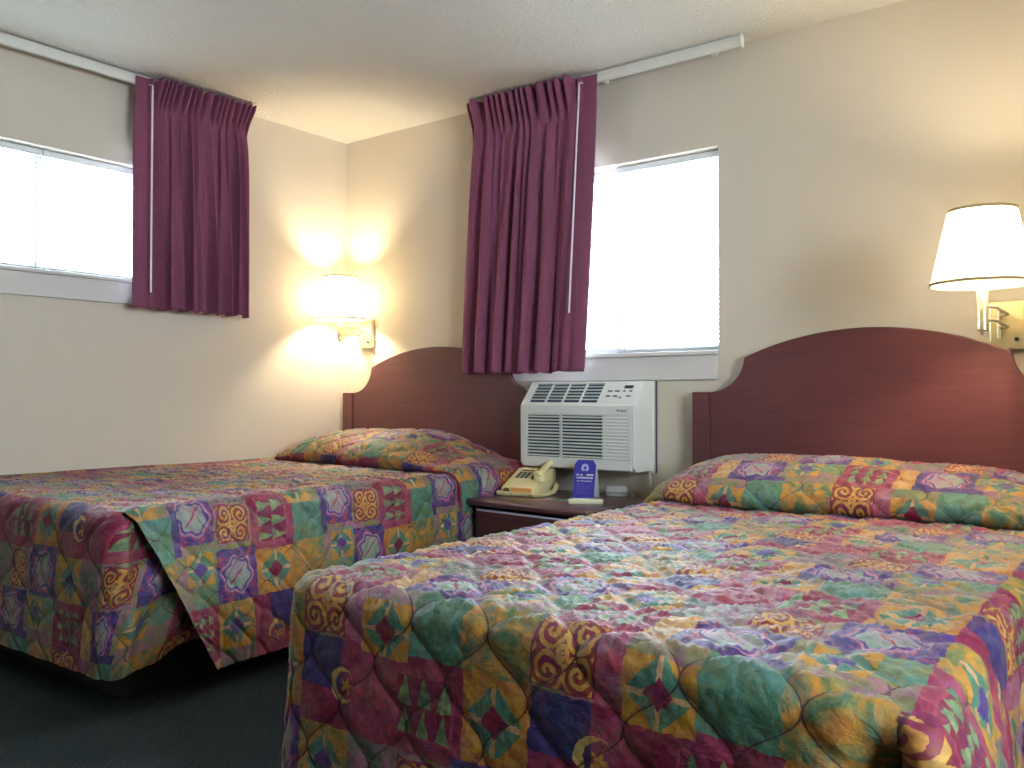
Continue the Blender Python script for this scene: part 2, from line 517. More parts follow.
# --- window 2 : left wall
w2 = bpy.data.objects.new('window_2', None); C.objects.link(w2); w2.location = (-0.1, (AY0+AY1)/2, AZ0); S(w2)
MY = -1.715
b = NB(); w = 0.03
for (y0, y1) in ((AY0, AY0+w), (AY1-w, AY1), (MY-.018, MY+.018)): bx(b, (-0.15, y0, AZ0), (-0.10, y1, AZ1), 0.003)
bx(b, (-0.15, AY0+w, AZ0), (-0.10, AY1-w, AZ0+w), 0.003); bx(b, (-0.15, AY0+w, AZ1-w), (-0.10, AY1-w, AZ1), 0.003)
obj('window_frame', b, M['vinyl'], w2)
obj('window_pane', bx(NB(), (-0.126, AY0+w, AZ0+w), (-0.122, MY-.018, AZ1-w)), M['glass'], w2)
obj('window_pane', bx(NB(), (-0.126, MY+.018, AZ0+w), (-0.122, AY1-w, AZ1-w)), M['glass'], w2)
S(obj('trim_3', bx(NB(), (-0.1, AY0-.05, AZ0-.018), (0.03, AY1+.05, AZ0), 0.006), M['trim']))
S(obj('trim_4', bx(NB(), (0, AY0-.04, AZ0-.118), (0.018, AY1+.04, AZ0-.018), 0.003), M['trim']))

# --- venetian blinds
def blind(label, a, e, z0, z1, depth, axis, ladders, tilt=28):
    """axis 'x': hangs in the back window from x=a to x=e; axis 'y': in the left window"""
    if axis == 'x': loc = ((a+e)/2, depth, z0)
    else: loc = (depth, (a+e)/2, z0)
    t = thing('window_blind', label, 'blind', loc)
    def P(s, d, z):      # along, into room, up
        return (s, depth-d, z) if axis == 'x' else (depth+d, s, z)
    def B(b_, s0, d0, za, s1, d1, zb, bev=0.002):
        p, q = P(s0, d0, za), P(s1, d1, zb)
        bx(b_, tuple(min(p[i], q[i]) for i in range(3)), tuple(max(p[i], q[i]) for i in range(3)), bev)
    b = NB(); B(b, a, -.014, z1-.028, e, .014, z1); obj('headrail', b, M['vinyl'], t)
    b = NB(); zc = z0+.03; hw = 0.0125; ct, st = math.cos(R(tilt)), math.sin(R(tilt))
    while zc < z1-.035:
        n = 4; rows = []
        for i in range(n+1):
            q = -hw+2*hw*i/n; crown = 0.0022*(1-(q/hw)**2)
            rows.append((b.verts.new(P(a+.006, q*ct+crown*st, zc-q*st+crown*ct)), b.verts.new(P(e-.006, q*ct+crown*st, zc-q*st+crown*ct))))
        for r0, r1 in zip(rows, rows[1:]): b.faces.new((r0[0], r0[1], r1[1], r1[0]))
        zc += 0.0215
    o = obj('slats', b, M['slat'], t, smooth=60)
    b = NB(); B(b, a+.004, -.011, z0+.004, e-.004, .011, z0+.018); obj('bottom_rail', b, M['vinyl'], t)
    for l in ladders:
        b = NB()
        for dd in (-.0135, .0135): tube(b, [P(l, dd, z0+.01), P(l, dd, z1-.02)], 0.0009, 5)
        zc = z0+.03
        while zc < z1-.035:
            B(b, l-.003, -.0005, zc-.004, l+.003, .016, zc-.002, 0); zc += 0.0215
        obj('ladder_cord', b, M['ink'], t)
    return t
blind('narrow white slatted blind hanging in the right half of the back wall window', 1.818, WX1-.008, WZ0+.002, WZ1-.004, 0.062, 'x', (1.86, 2.25))
blind('white slatted blind in the left wall window, on the side next to the curtain', MY+.004, AY1-.01, AZ0+.002, AZ1-.004, -0.062, 'y', (MY+.05, -1.1))
blind('white slatted blind in the left wall window, on the side away from the curtain', AY0+.01, MY-.004, AZ0+.002, AZ1-.004, -0.062, 'y', (MY-.03, -2.4))

# ------------------------------------------------------------------ curtain tracks and curtains
def track(label, axis, a, e, off):
    loc = ((a+e)/2, -off, 2.385) if axis == 'x' else (off, (a+e)/2, 2.385)
    t = thing('curtain_track', label, 'curtain track', loc)
    def B(b_, s0, d0, za, s1, d1, zb, bev=0.002):
        p, q = ((s0, -d0, za), (s1, -d1, zb)) if axis == 'x' else ((d0, s0, za), (d1, s1, zb))
        bx(b_, tuple(min(p[i], q[i]) for i in range(3)), tuple(max(p[i], q[i]) for i in range(3)), bev)
    b = NB()
    B(b, a, off-.012, 2.422, e, off+.012, 2.434)
    B(b, a, off+.008, 2.39, e, off+.012, 2.43); B(b, a, off-.012, 2.39, e, off-.008, 2.43)
    B(b, a, off+.002, 2.388, e, off+.010, 2.392, 0)
    obj('rail', b, M['track'], t)
    for s in (a, e):
        b = NB(); B(b, s-.006, off-.016, 2.386, s+.006, off+.016, 2.437, 0.003); obj('end_cap', b, M['track'], t)
    s = a+.15
    while s < e:
        b = NB(); B(b, s-.012, 0, 2.408, s+.012, off-.0125, 2.428); obj('bracket', b, M['track'], t); s += (e-a-.3)/2
    return t
track('white curtain track along the top of the back wall', 'x', 1.10, 2.49, 0.085)
track('white curtain track along the top of the left wall', 'y', -2.75, -0.82, 0.085)

def curtain(label, axis, s_free, s_wall_top, s_wall_bot, s_free_bot, z0, z1, off, npl, seed):
    """pinch pleated panel; s_free = edge by the wand. axis x: back wall (room is -y); y: left wall (room is +x)"""
    rnd = np.random.RandomState(seed)
    loc = ((s_free+s_wall_top)/2, -off, z0) if axis == 'x' else (off, (s_free+s_wall_top)/2, z0)
    t = thing('curtain', label, 'curtain', loc)
    ns, nz = 420, 90
    q = np.linspace(0, 1, ns)[None, :]; zf = np.linspace(0, 1, nz)[:, None]      # q: 0 free edge, zf: 0 bottom
    flat = 0.13
    s_top = s_free+(s_wall_top-s_free)*q; s_bot = s_free_bot+(s_wall_bot-s_free_bot)*q
    bot = 1-zf
    qq = np.clip((q-flat)/(1-flat), 0, 1)
    on = smoothstep(q, flat*.7, flat*1.25)
    # uneven pleats, fewer and wider towards the hem
    warp = qq + 0.025*np.sin(qq*9+seed)+0.015*np.sin(qq*23+seed*2)
    phase = 2*PI*npl*warp
    ph2 = 2*PI*(npl*0.62)*(qq+0.05*np.sin(qq*7+seed*3))
    top_w = smoothstep(zf, 0.84, 0.93)
    wavet = np.sin(phase*1.45+0.4*np.sin(qq*11)); sharp = np.sign(wavet)*np.abs(wavet)**0.6
    body = 0.55*np.sin(phase+0.5*np.sin(zf*3))+0.75*np.sin(ph2+0.8*np.sin(zf*2.2+seed))
    mixb = smoothstep(zf, 0.15, 0.85)
    body = body*(1-0.6*mixb) + 0.6*mixb*np.sin(phase*1.2+1)
    amp = 0.027+0.010*bot
    head_flare = smoothstep(zf, 0.90, 1.0)
    pinch = np.exp(-((zf-0.905)/0.03)**2)
    amp = amp*(0.45+0.55*smoothstep(zf, 0.90, 0.62))
    d = on*(amp*body*(1-top_w)*(1-.75*pinch) + top_w*(0.016+0.016*head_flare)*sharp)
    d = d + 0.004*np.sin(zf*5+q*3)+ 0.018*(1-on)*np.sin(q/flat*PI)*bot
    # lateral slop and bulge of the body under the header
    lat = on*0.008*np.cos(phase)*(1-top_w)
    s = s_top*zf**1.0 + s_bot*bot + lat
    s = s + (s_wall_top-s_free)*0.05*np.sin(PI*zf)*(q-0.3)*0.8
    z = z0+(z1-z0)*zf + 0.006*np.sin(ph2)*bot*on + 0.012*(q)*0
    z = z + top_w*0.004*sharp*on
    dd = off + d + (0.026*head_flare+0.012*top_w)*on + 0.035*smoothstep(q, 0.985, 1.0)*(-1)*1.0
    s = s + np.sign(s_wall_top-s_free)*0.014*smoothstep(q, .8, 1)*(head_flare-0.35*np.exp(-((zf-.87)/.05)**2))
    if axis == 'x': P = np.stack([s, -dd, z+0*s], -1)
    else: P = np.stack([dd, s, z+0*s], -1)
    me = grid_mesh('panel', [(P, None, None)])
    o = bpy.data.objects.new('panel', me); C.objects.link(o); o.parent = t
    me.materials.append(M['curtain'])
    me.transform(Matrix.Translation(-Vector(t.location)))
    sol = o.modifiers.new('thick', 'SOLIDIFY'); sol.thickness = 0.003; sol.offset = 0
    Pl = P.copy()
    if axis == 'x': Pl[..., 1] = -(off + 0.35*d - 0.026)
    else: Pl[..., 0] = off + 0.35*d - 0.026
    Pl = Pl[1:int(nz*.93), 6:-10]
    ml = grid_mesh('bounce_lining', [(Pl, None, None)]); ml.materials.append(M['bounce_lining'])
    ml.transform(Matrix.Translation(-Vector(t.location)))
    ol = bpy.data.objects.new('bounce_lining', ml); C.objects.link(ol); ol.parent = t
    # wand
    ws = s_free+(s_wall_top-s_free)*0.09; wsb = s_free_bot+(s_wall_bot-s_free_bot)*0.09
    wd = off+0.046
    zt = z1-0.065; zb = z0+0.07 if axis == 'y' else z0+0.27
    p0 = (ws, -wd, zt) if axis == 'x' else (wd, ws, zt)
    f = (zt-zb)/(z1-z0); we = ws+(wsb-ws)*f
    p1 = (we, -wd-.004, zb) if axis == 'x' else (wd+.004, we, zb)
    b = NB(); tube(b, [p0, p1], 0.0042, 8); obj('wand', b, M['wand'], t, smooth=40)
    b = NB(); hk = Vector(p0)
    tube(b, [hk, hk+Vector((0, 0, .02)), hk+(Vector((0, .03, .03)) if axis == 'x' else Vector((-.03, 0, .03)))], 0.003, 8)
    obj('wand_hook', b, M['wand'], t, smooth=40)
    return t

def grid_mesh(name, sheets, weld=0.0):
    """sheets: list of (P[n,m,3], UV[n,m,2] or None, flip)"""
    vs, fs, uvs = [], [], []
    base = 0
    for P, UV, flip in sheets:
        n, m = P.shape[:2]
        vs.append(P.reshape(-1, 3))
        i = np.arange(n*m).reshape(n, m)+base
        q = np.stack([i[:-1, :-1], i[:-1, 1:], i[1:, 1:], i[1:, :-1]], -1).reshape(-1, 4)
        if flip: q = q[:, ::-1]
        fs.append(q)
        uvs.append(UV.reshape(-1, 2) if UV is not None else np.zeros((n*m, 2)))
        base += n*m
    V = np.concatenate(vs); F = np.concatenate(fs); U = np.concatenate(uvs)
    me = bpy.data.meshes.new(name)
    me.vertices.add(len(V)); me.vertices.foreach_set('co', V.astype(np.float32).ravel())
    me.loops.add(F.size); me.loops.foreach_set('vertex_index', F.astype(np.int32).ravel())
    me.polygons.add(len(F)); me.polygons.foreach_set('loop_start', np.arange(0, F.size, 4, dtype=np.int32))
    me.update(calc_edges=True)
    uvl = me.uv_layers.new(name='UVMap')
    uvl.data.foreach_set('uv', U[F.ravel()].astype(np.float32).ravel())
    if weld:
        bm = bmesh.new(); bm.from_mesh(me); bmesh.ops.remove_doubles(bm, verts=bm.verts, dist=weld)
        bmesh.ops.dissolve_degenerate(bm, edges=bm.edges, dist=1e-6)
        bm.to_mesh(me); bm.free()
    me.shade_smooth()
    me.validate()
    return me

curtain('burgundy pleated curtain gathered over the left edge of the back wall window', 'x', 1.805, 1.075, 0.985, 1.735, 1.058, 2.424, 0.108, 10, 1)
curtain('burgundy pleated curtain on the left wall beside the corner lamp', 'y', -1.375, -0.775, -0.752, -1.385, 1.352, 2.424, 0.108, 11, 5)

# ------------------------------------------------------------------ noise
def vnoise(x, y, seed=0):
    xi = np.floor(x).astype(np.int64); yi = np.floor(y).astype(np.int64)
    fx = x-xi; fy = y-yi
    fx = fx*fx*fx*(fx*(fx*6-15)+10); fy = fy*fy*fy*(fy*(fy*6-15)+10)
    def h(a, b):
        n = (a*374761393+b*668265263+seed*982451653) & 0xffffffff
        n = ((n ^ (n >> 13))*1274126177) & 0xffffffff
        return ((n ^ (n >> 16)) & 0xffff)/65535.0
    return (h(xi, yi)*(1-fx)+h(xi+1, yi)*fx)*(1-fy)+(h(xi, yi+1)*(1-fx)+h(xi+1, yi+1)*fx)*fy
def fbm(x, y, seed=0, o=3):
    s = 0; a = 1; t = 0
    for i in range(o):
        s = s+a*vnoise(x*2**i, y*2**i, seed+i*7); t += a; a *= .5
    return s/t
def wrapn(x, p): return np.mod(x+p, 2*p)-p

def quilt_disp(u, v, top, seed=0, wr=1.0):
    """height of quilting + wrinkles; top = 1 on the level part of the bed, 0 on the hanging part"""
    wv = v + 0.006*vnoise(u*9, v*9, 3); wu = u + 0.008*(vnoise(u*7, v*7, 5)-.5)
    ph = np.cos(wv*2*PI/QB)*QW/2
    d = np.minimum(np.abs(wrapn(wu-ph, QW)), np.abs(wrapn(wu-QW+ph, QW)))
    puff = (0.0048+0.0018*(1-top))*(1-np.exp(-d/0.013))
    # crinkles: ridged, warped noise
    a = u + 0.05*(fbm(u*8, v*8, 11)-.5); b_ = v + 0.05*(fbm(u*8, v*8, 19)-.5)
    ang = (fbm(u*2.2, v*2.2, 31)-.5)*3.0
    ca, sa = np.cos(ang), np.sin(ang)
    p = a*ca+b_*sa; q = -a*sa+b_*ca
    r1 = 1-np.abs(2*vnoise(p*46, q*12, seed+41)-1)
    r2 = 1-np.abs(2*vnoise(p*75, q*30, seed+53)-1)
    r3 = 1-np.abs(2*vnoise(q*34, p*12, seed+67)-1)
    m = smoothstep(d, 0.0, 0.03)
    wrk = (0.0065*r1**2+0.0024*r2**2+0.0045*r3**2)*(0.35+0.65*m)*(0.35+0.65*top)*wr
    return puff+wrk

# ------------------------------------------------------------------ bed covers
RES = 0.0075
def lin(a, b): return np.linspace(a, b, max(3, int(abs(b-a)/RES)+1))

def skirt(path, nrm, uvp, uvd, ztop, r, drop, flare, seed, extra=None, corner_sag=None):
    """sheet hung from a path of core-edge points. path[m,2], nrm[m,2], uvp[m,2] cloth coordinate at the edge, uvd[m,2] cloth direction down"""
    th = np.linspace(0, PI/2, 14); nd = int(drop/RES)
    out = np.concatenate([r*np.sin(th), np.full(nd, r)])
    dz = np.concatenate([r*(1-np.cos(th)), r+np.arange(1, nd+1)*(drop/nd)])
    arc = np.concatenate([r*th, r*PI/2+np.arange(1, nd+1)*(drop/nd)])
    nh = np.concatenate([np.sin(th), np.ones(nd)]); nz = np.concatenate([np.cos(th), np.zeros(nd)])
    d = np.concatenate([np.zeros(14), np.arange(1, nd+1)*(drop/nd)])
    m = len(path)
    P = np.zeros((m, len(out), 3)); N = np.zeros_like(P); UV = np.zeros((m, len(out), 2))
    out2 = out[None, :]+flare*d[None, :]
    P[:, :, 0] = path[:, 0:1]+nrm[:, 0:1]*out2; P[:, :, 1] = path[:, 1:2]+nrm[:, 1:2]*out2
    P[:, :, 2] = (ztop - dz)[None, :]
    N[:, :, 0] = nrm[:, 0:1]*nh; N[:, :, 1] = nrm[:, 1:2]*nh; N[:, :, 2] = nz[None, :]
    UV[:, :, 0] = uvp[:, 0:1]+uvd[:, 0:1]*arc; UV[:, :, 1] = uvp[:, 1:2]+uvd[:, 1:2]*arc
    if extra is not None: P = extra(P, N, d, arc)
    top = 1-smoothstep(arc, 0.02, r*1.7)
    disp = quilt_disp(UV[:, :, 0], UV[:, :, 1], top[None, :]+0*UV[:, :, 0], seed)
    # gentle hanging folds
    s = np.concatenate([[0], np.cumsum(np.hypot(*np.diff(path+nrm*r, axis=0).T))])[:, None]
    sag = 0
    fold = 0.010*(fbm(s*5+seed, 0*s+d[None, :]*1.5, seed+5)-.5)*smoothstep(d, 0, .25)[None, :]*2
    P = P + N*(disp+fold)[:, :, None]
    if corner_sag: P[:, :, 2] -= 0.035*np.exp(-np.hypot(path[:, 0:1]-corner_sag[0], path[:, 1:2]-corner_sag[1])/0.16)
    return P, UV, d

def low(u, v, seed): return 0.014*(fbm(u*2.3, v*2.3, seed+90, 2)-.5)

def cover(name, label, x0, x1, y0, y1, ztop, drop, r, uvo, seed, left_skirt, wallside, hump, loc):
    """x0..x1 core, y0 head .. y1 foot (negative). uvo: world -> pattern offset"""
    xs = lin(x0, x1); ys = lin(y0, y1)
    X, Y = np.meshgrid(xs, ys, indexing='ij')
    U = X-uvo[0]; V = -Y-uvo[1]
    cs = 0 if wallside else 0.035
    rise = -cs*np.exp(-np.hypot(X-x1, Y-y1)/0.16) + (0.022*np.exp(-(X-x0)/0.05) if wallside else 0*X)
    edge = np.minimum(np.minimum(X-x0+(9 if wallside else 0), x1-X), Y-y1)
    Z = ztop + low(U, V, seed)*smoothstep(edge, 0, .25) + quilt_disp(U, V, 1+0*X, seed)*(smoothstep(X-x0, -.02, .12) if wallside else 1) + rise
    sheets = [(np.stack([X, Y, Z], -1), np.stack([U, V], -1), False)]
    def strip(path, nrm, uvp, uvd, **k):
        P, UV, d = skirt(np.array(path), np.array(nrm), np.array(uvp), np.array(uvd), ztop, r, k.pop('drop', drop), k.pop('flare', 0.06), seed, corner_sag=None if wallside else (x1, y1), **k)
        return P, UV
    def foot_pts(x):
        return [(a, y1) for a in x], [(0, -1)]*len(x), [(a-uvo[0], -y1-uvo[1]) for a in x], [(0, 1)]*len(x)
    # foot sheet with its corner fans; pattern runs on along the path
    p, n, up, ud = [], [], [], []
    nf = 26
    if left_skirt:
        for i in range(nf):
            a = PI/2*i/nf      # from -x to -y
            p.append((x0, y1)); n.append((-math.cos(a), -math.sin(a)))
            up.append((x0-uvo[0], -y1-uvo[1])); ud.append((-math.cos(a), math.sin(a)))
    a_, b_, c_, d_ = foot_pts(xs); p += a_; n += b_; up += c_; ud += d_
    if wallside:      # left bed: foot sheet wraps the right corner and tucks behind the side flap
        for i in range(1, nf+1):
            a = PI/2*i/nf
            p.append((x1, y1)); n.append((math.sin(a), -math.cos(a)))
            up.append((x1-uvo[0], -y1-uvo[1])); ud.append((math.sin(a)*0.5, 1.0))
        yy = lin(y1, y1+0.42)[1:]
        for q in yy:
            p.append((x1, q)); n.append((1, 0)); up.append((x1-uvo[0]+(q-y1), -y1-uvo[1])); ud.append((0.5, 1.0))
        ncut = len(xs)+nf
        def ex(P, N, d, arc):
            k = np.zeros(len(P)); k[ncut:] = 1
            back = smoothstep(np.arange(len(P)), ncut-4, ncut+8)[:, None]*0.040
            P = P - N*back[:, :, None]
            P[:, :, 2] -= back*0.25
            # slack folds of the tucked corner, hem rising to the back
            s = (np.arange(len(P))-len(xs))[:, None]*RES
            w = smoothstep(s, 0.02, 0.2)*smoothstep(d, 0.02, 0.15)[None, :]
            off = 0.014*np.sin(s*34+d[None, :]*26)*w
            P = P + N*off[:, :, None]
            hem = smoothstep(s, 0.12, 0.50)*0.07
            P[:, :, 2] += hem*(d/drop)[None, :]
            return P
        sheets.append((*strip(p, n, up, ud, extra=ex, flare=0.05), False))
        # side flap
        p = [(x1, q) for q in ys[::-1]]
        n = [(1, 0)]*len(p); up = [(x1-uvo[0], -q-uvo[1]) for q in ys[::-1]]; ud = [(1, 0)]*len(p)
        th_shift = []
        def ex2(P, N, d, arc):
            l = (P[:, 0:1, 1]-y1)
            k = np.clip(1-l/0.85, 0, 1)**1.3
            sh = 0.26*(arc/arc[-1])[None, :]**1.05*k
            P[:, :, 1] += sh
            lip = np.exp(-l/0.07)*smoothstep(d, 0.0, .12)[None, :]
            P = P + N*(0.020*lip+0.012*smoothstep(arc, 0.03, .12)[None, :]*k)[:, :, None]
            return P
        Pf, UVf = strip(p, n, up, ud, extra=ex2, flare=0.08, drop=drop+0.035)
        UVf[:, :, 1] = -Pf[:, :, 1]-uvo[1]
        sheets.append((Pf, UVf, False))
    else:
        # right corner belongs to the side sheet; a deep crease separates the two at the end of the foot sheet
        PF, UVF = strip(p, n, up, ud, flare=0.05, extra=crease_l(len(p)))
        sheets.append((PF, UVF, False))
        p, n, up, ud = [], [], [], []
        s_ = 0
        for i in range(nf+1):
            a = PI/2*(i/nf)
            p.append((x1, y1)); n.append((math.sin(a), -math.cos(a)))
            up.append((x1-uvo[0], -y1-uvo[1])); ud.append((1.0, (1-i/nf)*0.55))
        for q in ys[::-1][1:]:
            p.append((x1, q)); n.append((1, 0)); up.append((x1-uvo[0], -q-uvo[1])); ud.append((1, 0))
        PS, UVS = strip(p, n, up, ud, flare=0.06, extra=crease_r)
        sheets.append((PS, UVS, False))
        # left side
        p = [(x0, q) for q in ys]; n = [(-1, 0)]*len(p); up = [(x0-uvo[0], -q-uvo[1]) for q in ys]; ud = [(-1, 0)]*len(p)
        PL, UVL = strip(p, n, up, ud, flare=0.03, extra=None)
        sheets.append((PL, UVL, False))
    # pillow roll: the head end of the cover folded over the pillows
    sheets.append(hump(xs, x0, x1, ztop, r, uvo, seed, wallside))
    me = grid_mesh(name, sheets, weld=2e-4)
    o = bpy.data.objects.new(name, me); C.objects.link(o)
    me.materials.append(M['quilt'])
    me.transform(Matrix.Translation(-Vector(loc))); o.location = loc
    tag(o, label, 'bedspread', None)
    return o

def crease_l(n):
    def f(P, N, d, arc):
        i = np.arange(n)[:, None]; s = (n-1-i)*RES
        w = np.exp(-(s/0.045)**2)*smoothstep(arc, 0.004, .15)[None, :]
        P = P - N*(0.10*w)[:, :, None]
        bulge = np.exp(-((s-0.07)/0.05)**2)*smoothstep(d, 0, .15)[None, :]*0.012
        return P + N*bulge[:, :, None]
    return f
def crease_r(P, N, d, arc):
    n = len(P); i = np.arange(n)[:, None]
    w = np.exp(-(i/6.0)**2)*smoothstep(arc, 0.004, .15)[None, :]
    P = P - N*(0.085*w)[:, :, None]
    bulge = smoothstep(i, 2, 12)*(1-smoothstep(i, 26, 95))*smoothstep(arc, 0.03, .26)[None, :]*0.06
    return P + N*bulge[:, :, None]

def hump_fn(height, yf, taper_l, taper_r, over_l, over_r, hook=0.0):
    def f(xs, x0, x1, ztop, r, uvo, seed, wallside):
        s = lin(x0-(over_l), x1+over_r)
        key = np.array([(0.075, 0.00), (0.07, 0.45), (0.12, 0.80), (0.22, 0.98), (0.34, 1.0), (0.46, 0.86), (0.56, 0.62), (0.62, 0.34), (0.635, 0.14), (0.615, 0.03), (0.585, 0.0)])
        kt = np.concatenate([[0], np.cumsum(np.hypot(*(np.diff(key, axis=0)*[1, .17]).T))]); kt /= kt[-1]
        t = np.linspace(0, 1, 105)
        # smooth by averaging repeated linear interpolation
        ky = np.interp(t, kt, key[:, 0]); kh = np.interp(t, kt, key[:, 1])
        for _ in range(14):
            ky[1:-1] = (ky[:-2]+ky[1:-1]*2+ky[2:])/4; kh[1:-1] = (kh[:-2]+kh[1:-1]*2+kh[2:])/4
        S_, Tt = np.meshgrid(s, t, indexing='ij')
        YY = np.interp(Tt, t, ky); HH = np.interp(Tt, t, kh)
        tl = 1-np.exp(-np.clip(S_-s[0], 0, 9)/taper_l)*0.93
        tr = 1-np.exp(-np.clip(s[-1]-S_, 0, 9)/taper_r)*0.93
        sc = np.clip(tl*tr, 0, 1)
        if wallside: sc = sc*(1-0.90*smoothstep(S_, x1-.45, x1+.07))
        hm = height*sc*(1+0.10*(fbm(S_*3, 0*S_, seed+3)-.5)*2)
        frnt = yf*(1-0.17*np.exp(-np.clip(S_-s[0], 0, 9)/0.22)*(1 if wallside else 0.15)) + 0.02*np.sin(S_*5+seed)
        YY = 0.075+(YY-0.075)*(frnt-0.075)/(0.635-0.075)
        HHm = HH*hm+0.012
        # carry along the base form (level, then rolling over the edge)
        arcx = np.clip(S_-x1, 0, 9); arcl = np.clip(x0-S_, 0, 9)
        def roll(a):
            th = np.clip(a/r, 0, PI/2); dn = np.clip(a-r*PI/2, 0, 9)
            return r*np.sin(th), r*(1-np.cos(th))+dn, np.sin(th), np.cos(th)
        o1, dz1, nh1, nz1 = roll(arcx); o2, dz2, nh2, nz2 = roll(arcl)
        X = np.clip(S_, x0, x1)+(o1+nh1*HHm)-(o2+nh2*HHm)
        Z = ztop-dz1-dz2+HHm*nz1*nz2
        Y = -YY
        P = np.stack([X, Y, Z], -1)
        arc_t = np.concatenate([[0], np.cumsum(np.hypot(np.diff(ky), np.diff(kh)*height))])
        U = S_-uvo[0]; V = arc_t[None, :]+0*S_ + (0.06 if wallside else 0.0)
        gs = np.gradient(P, axis=0); gt = np.gradient(P, axis=1)
        N = np.cross(gt, gs); N /= np.linalg.norm(N, axis=-1, keepdims=True)+1e-9
        sgn = np.sign(N[len(s)//2, 50, 2]); N *= sgn
        disp = quilt_disp(U, V, 0.45+0*U, seed+5)
        P = P+N*disp[:, :, None]
        return (P, np.stack([U, V], -1), False)
    return f

# pattern origins
cvL = cover('bedspread', 'patchwork quilted bedspread on the bed in the corner, side flap folded over its front corner',
            0.022, 1.350, -0.09, -2.120, 0.594, 0.430, 0.052, (1.10-1.2, 2.115-0.13-2.4), 3, False, True,
            hump_fn(0.155, 0.64, 0.12, 0.05, 0.0, 0.20), (0.70, -1.1, 0.10))
cvR = cover('bedspread', 'patchwork quilted bedspread on the nearer bed on the right, under the right lamp',
            2.385, 3.60, -0.09, -2.220, 0.548, 0.50, 0.050, (2.41-2.4, 2.22-2.4), 7, True, False,
            hump_fn(0.150, 0.64, 0.07, 0.10, 0.06, 0.12), (2.98, -1.1, 0.05))

def bed(label, x0, x1, y1, ztop):
    t = thing('bed', label, 'bed', ((x0+x1)/2, -1.1, 0))
    obj('mattress', bx(NB(), (x0, y1, ztop-.27), (x1, -0.10, ztop-.012), 0.05, 4), M['mattress'], t, smooth=50)
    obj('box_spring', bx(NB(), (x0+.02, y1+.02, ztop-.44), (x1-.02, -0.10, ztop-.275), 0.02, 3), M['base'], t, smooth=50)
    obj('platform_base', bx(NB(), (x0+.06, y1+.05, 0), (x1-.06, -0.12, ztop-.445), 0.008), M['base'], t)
    return t
bed('corner bed under a patchwork bedspread, standing against the left wall', 0.03, 1.352, -2.122, 0.588)
bed('nearer bed under a patchwork bedspread, right of the nightstand', 2.383, 3.585, -2.150, 0.530)

# ------------------------------------------------------------------ headboards
def headboard(label, x0, w=1.42):
    t = thing('headboard', label, 'headboard', (x0+w/2, -0.0325, 0))
    fl, cv = 0.075, 0.225; zs, zc, zt = 0.963, 1.105, 1.208
    pts = [(0, 0.30), (0, zs), (fl, zs)]
    # concave quarter
    for i in range(1, 15):
        a = PI/2*i/14*0.93
        pts.append((fl+(cv-fl)*math.sin(a)/math.sin(PI/2*.93), zs+(zc-zs)*(1-math.cos(a))/(1-math.cos(PI/2*.93))))
    half = w/2-cv
    Rr = (half**2+(zt-zc)**2)/(2*(zt-zc))
    for i in range(1, 25):
        x = -half+2*half*i/48
        pts.append((w/2+x, zt-Rr+math.sqrt(Rr**2-x*x)))
    full = pts + [(w-p[0], p[1]) for p in reversed(pts[:-1])]
    b = NB(); prism(b, [(p[0]+x0, p[1]) for p in full], 1, -0.052, -0.018, bev=0.004)
    obj('panel', b, M['head'], t)
    for s in (0, 1):
        a = x0 if s == 0 else x0+w-fl+.006
        b = bx(NB(), (a-.004, -0.062, 0), (a+fl-.006+.004, -0.010, zs-.001), 0.004)
        obj('post', b, M['head'], t)
    return t
headboard('dark cherry arched headboard behind the corner bed, curtain hanging in front of its right end', 0.045)
headboard('dark cherry arched headboard behind the nearer bed, below the right lamp', 2.256)

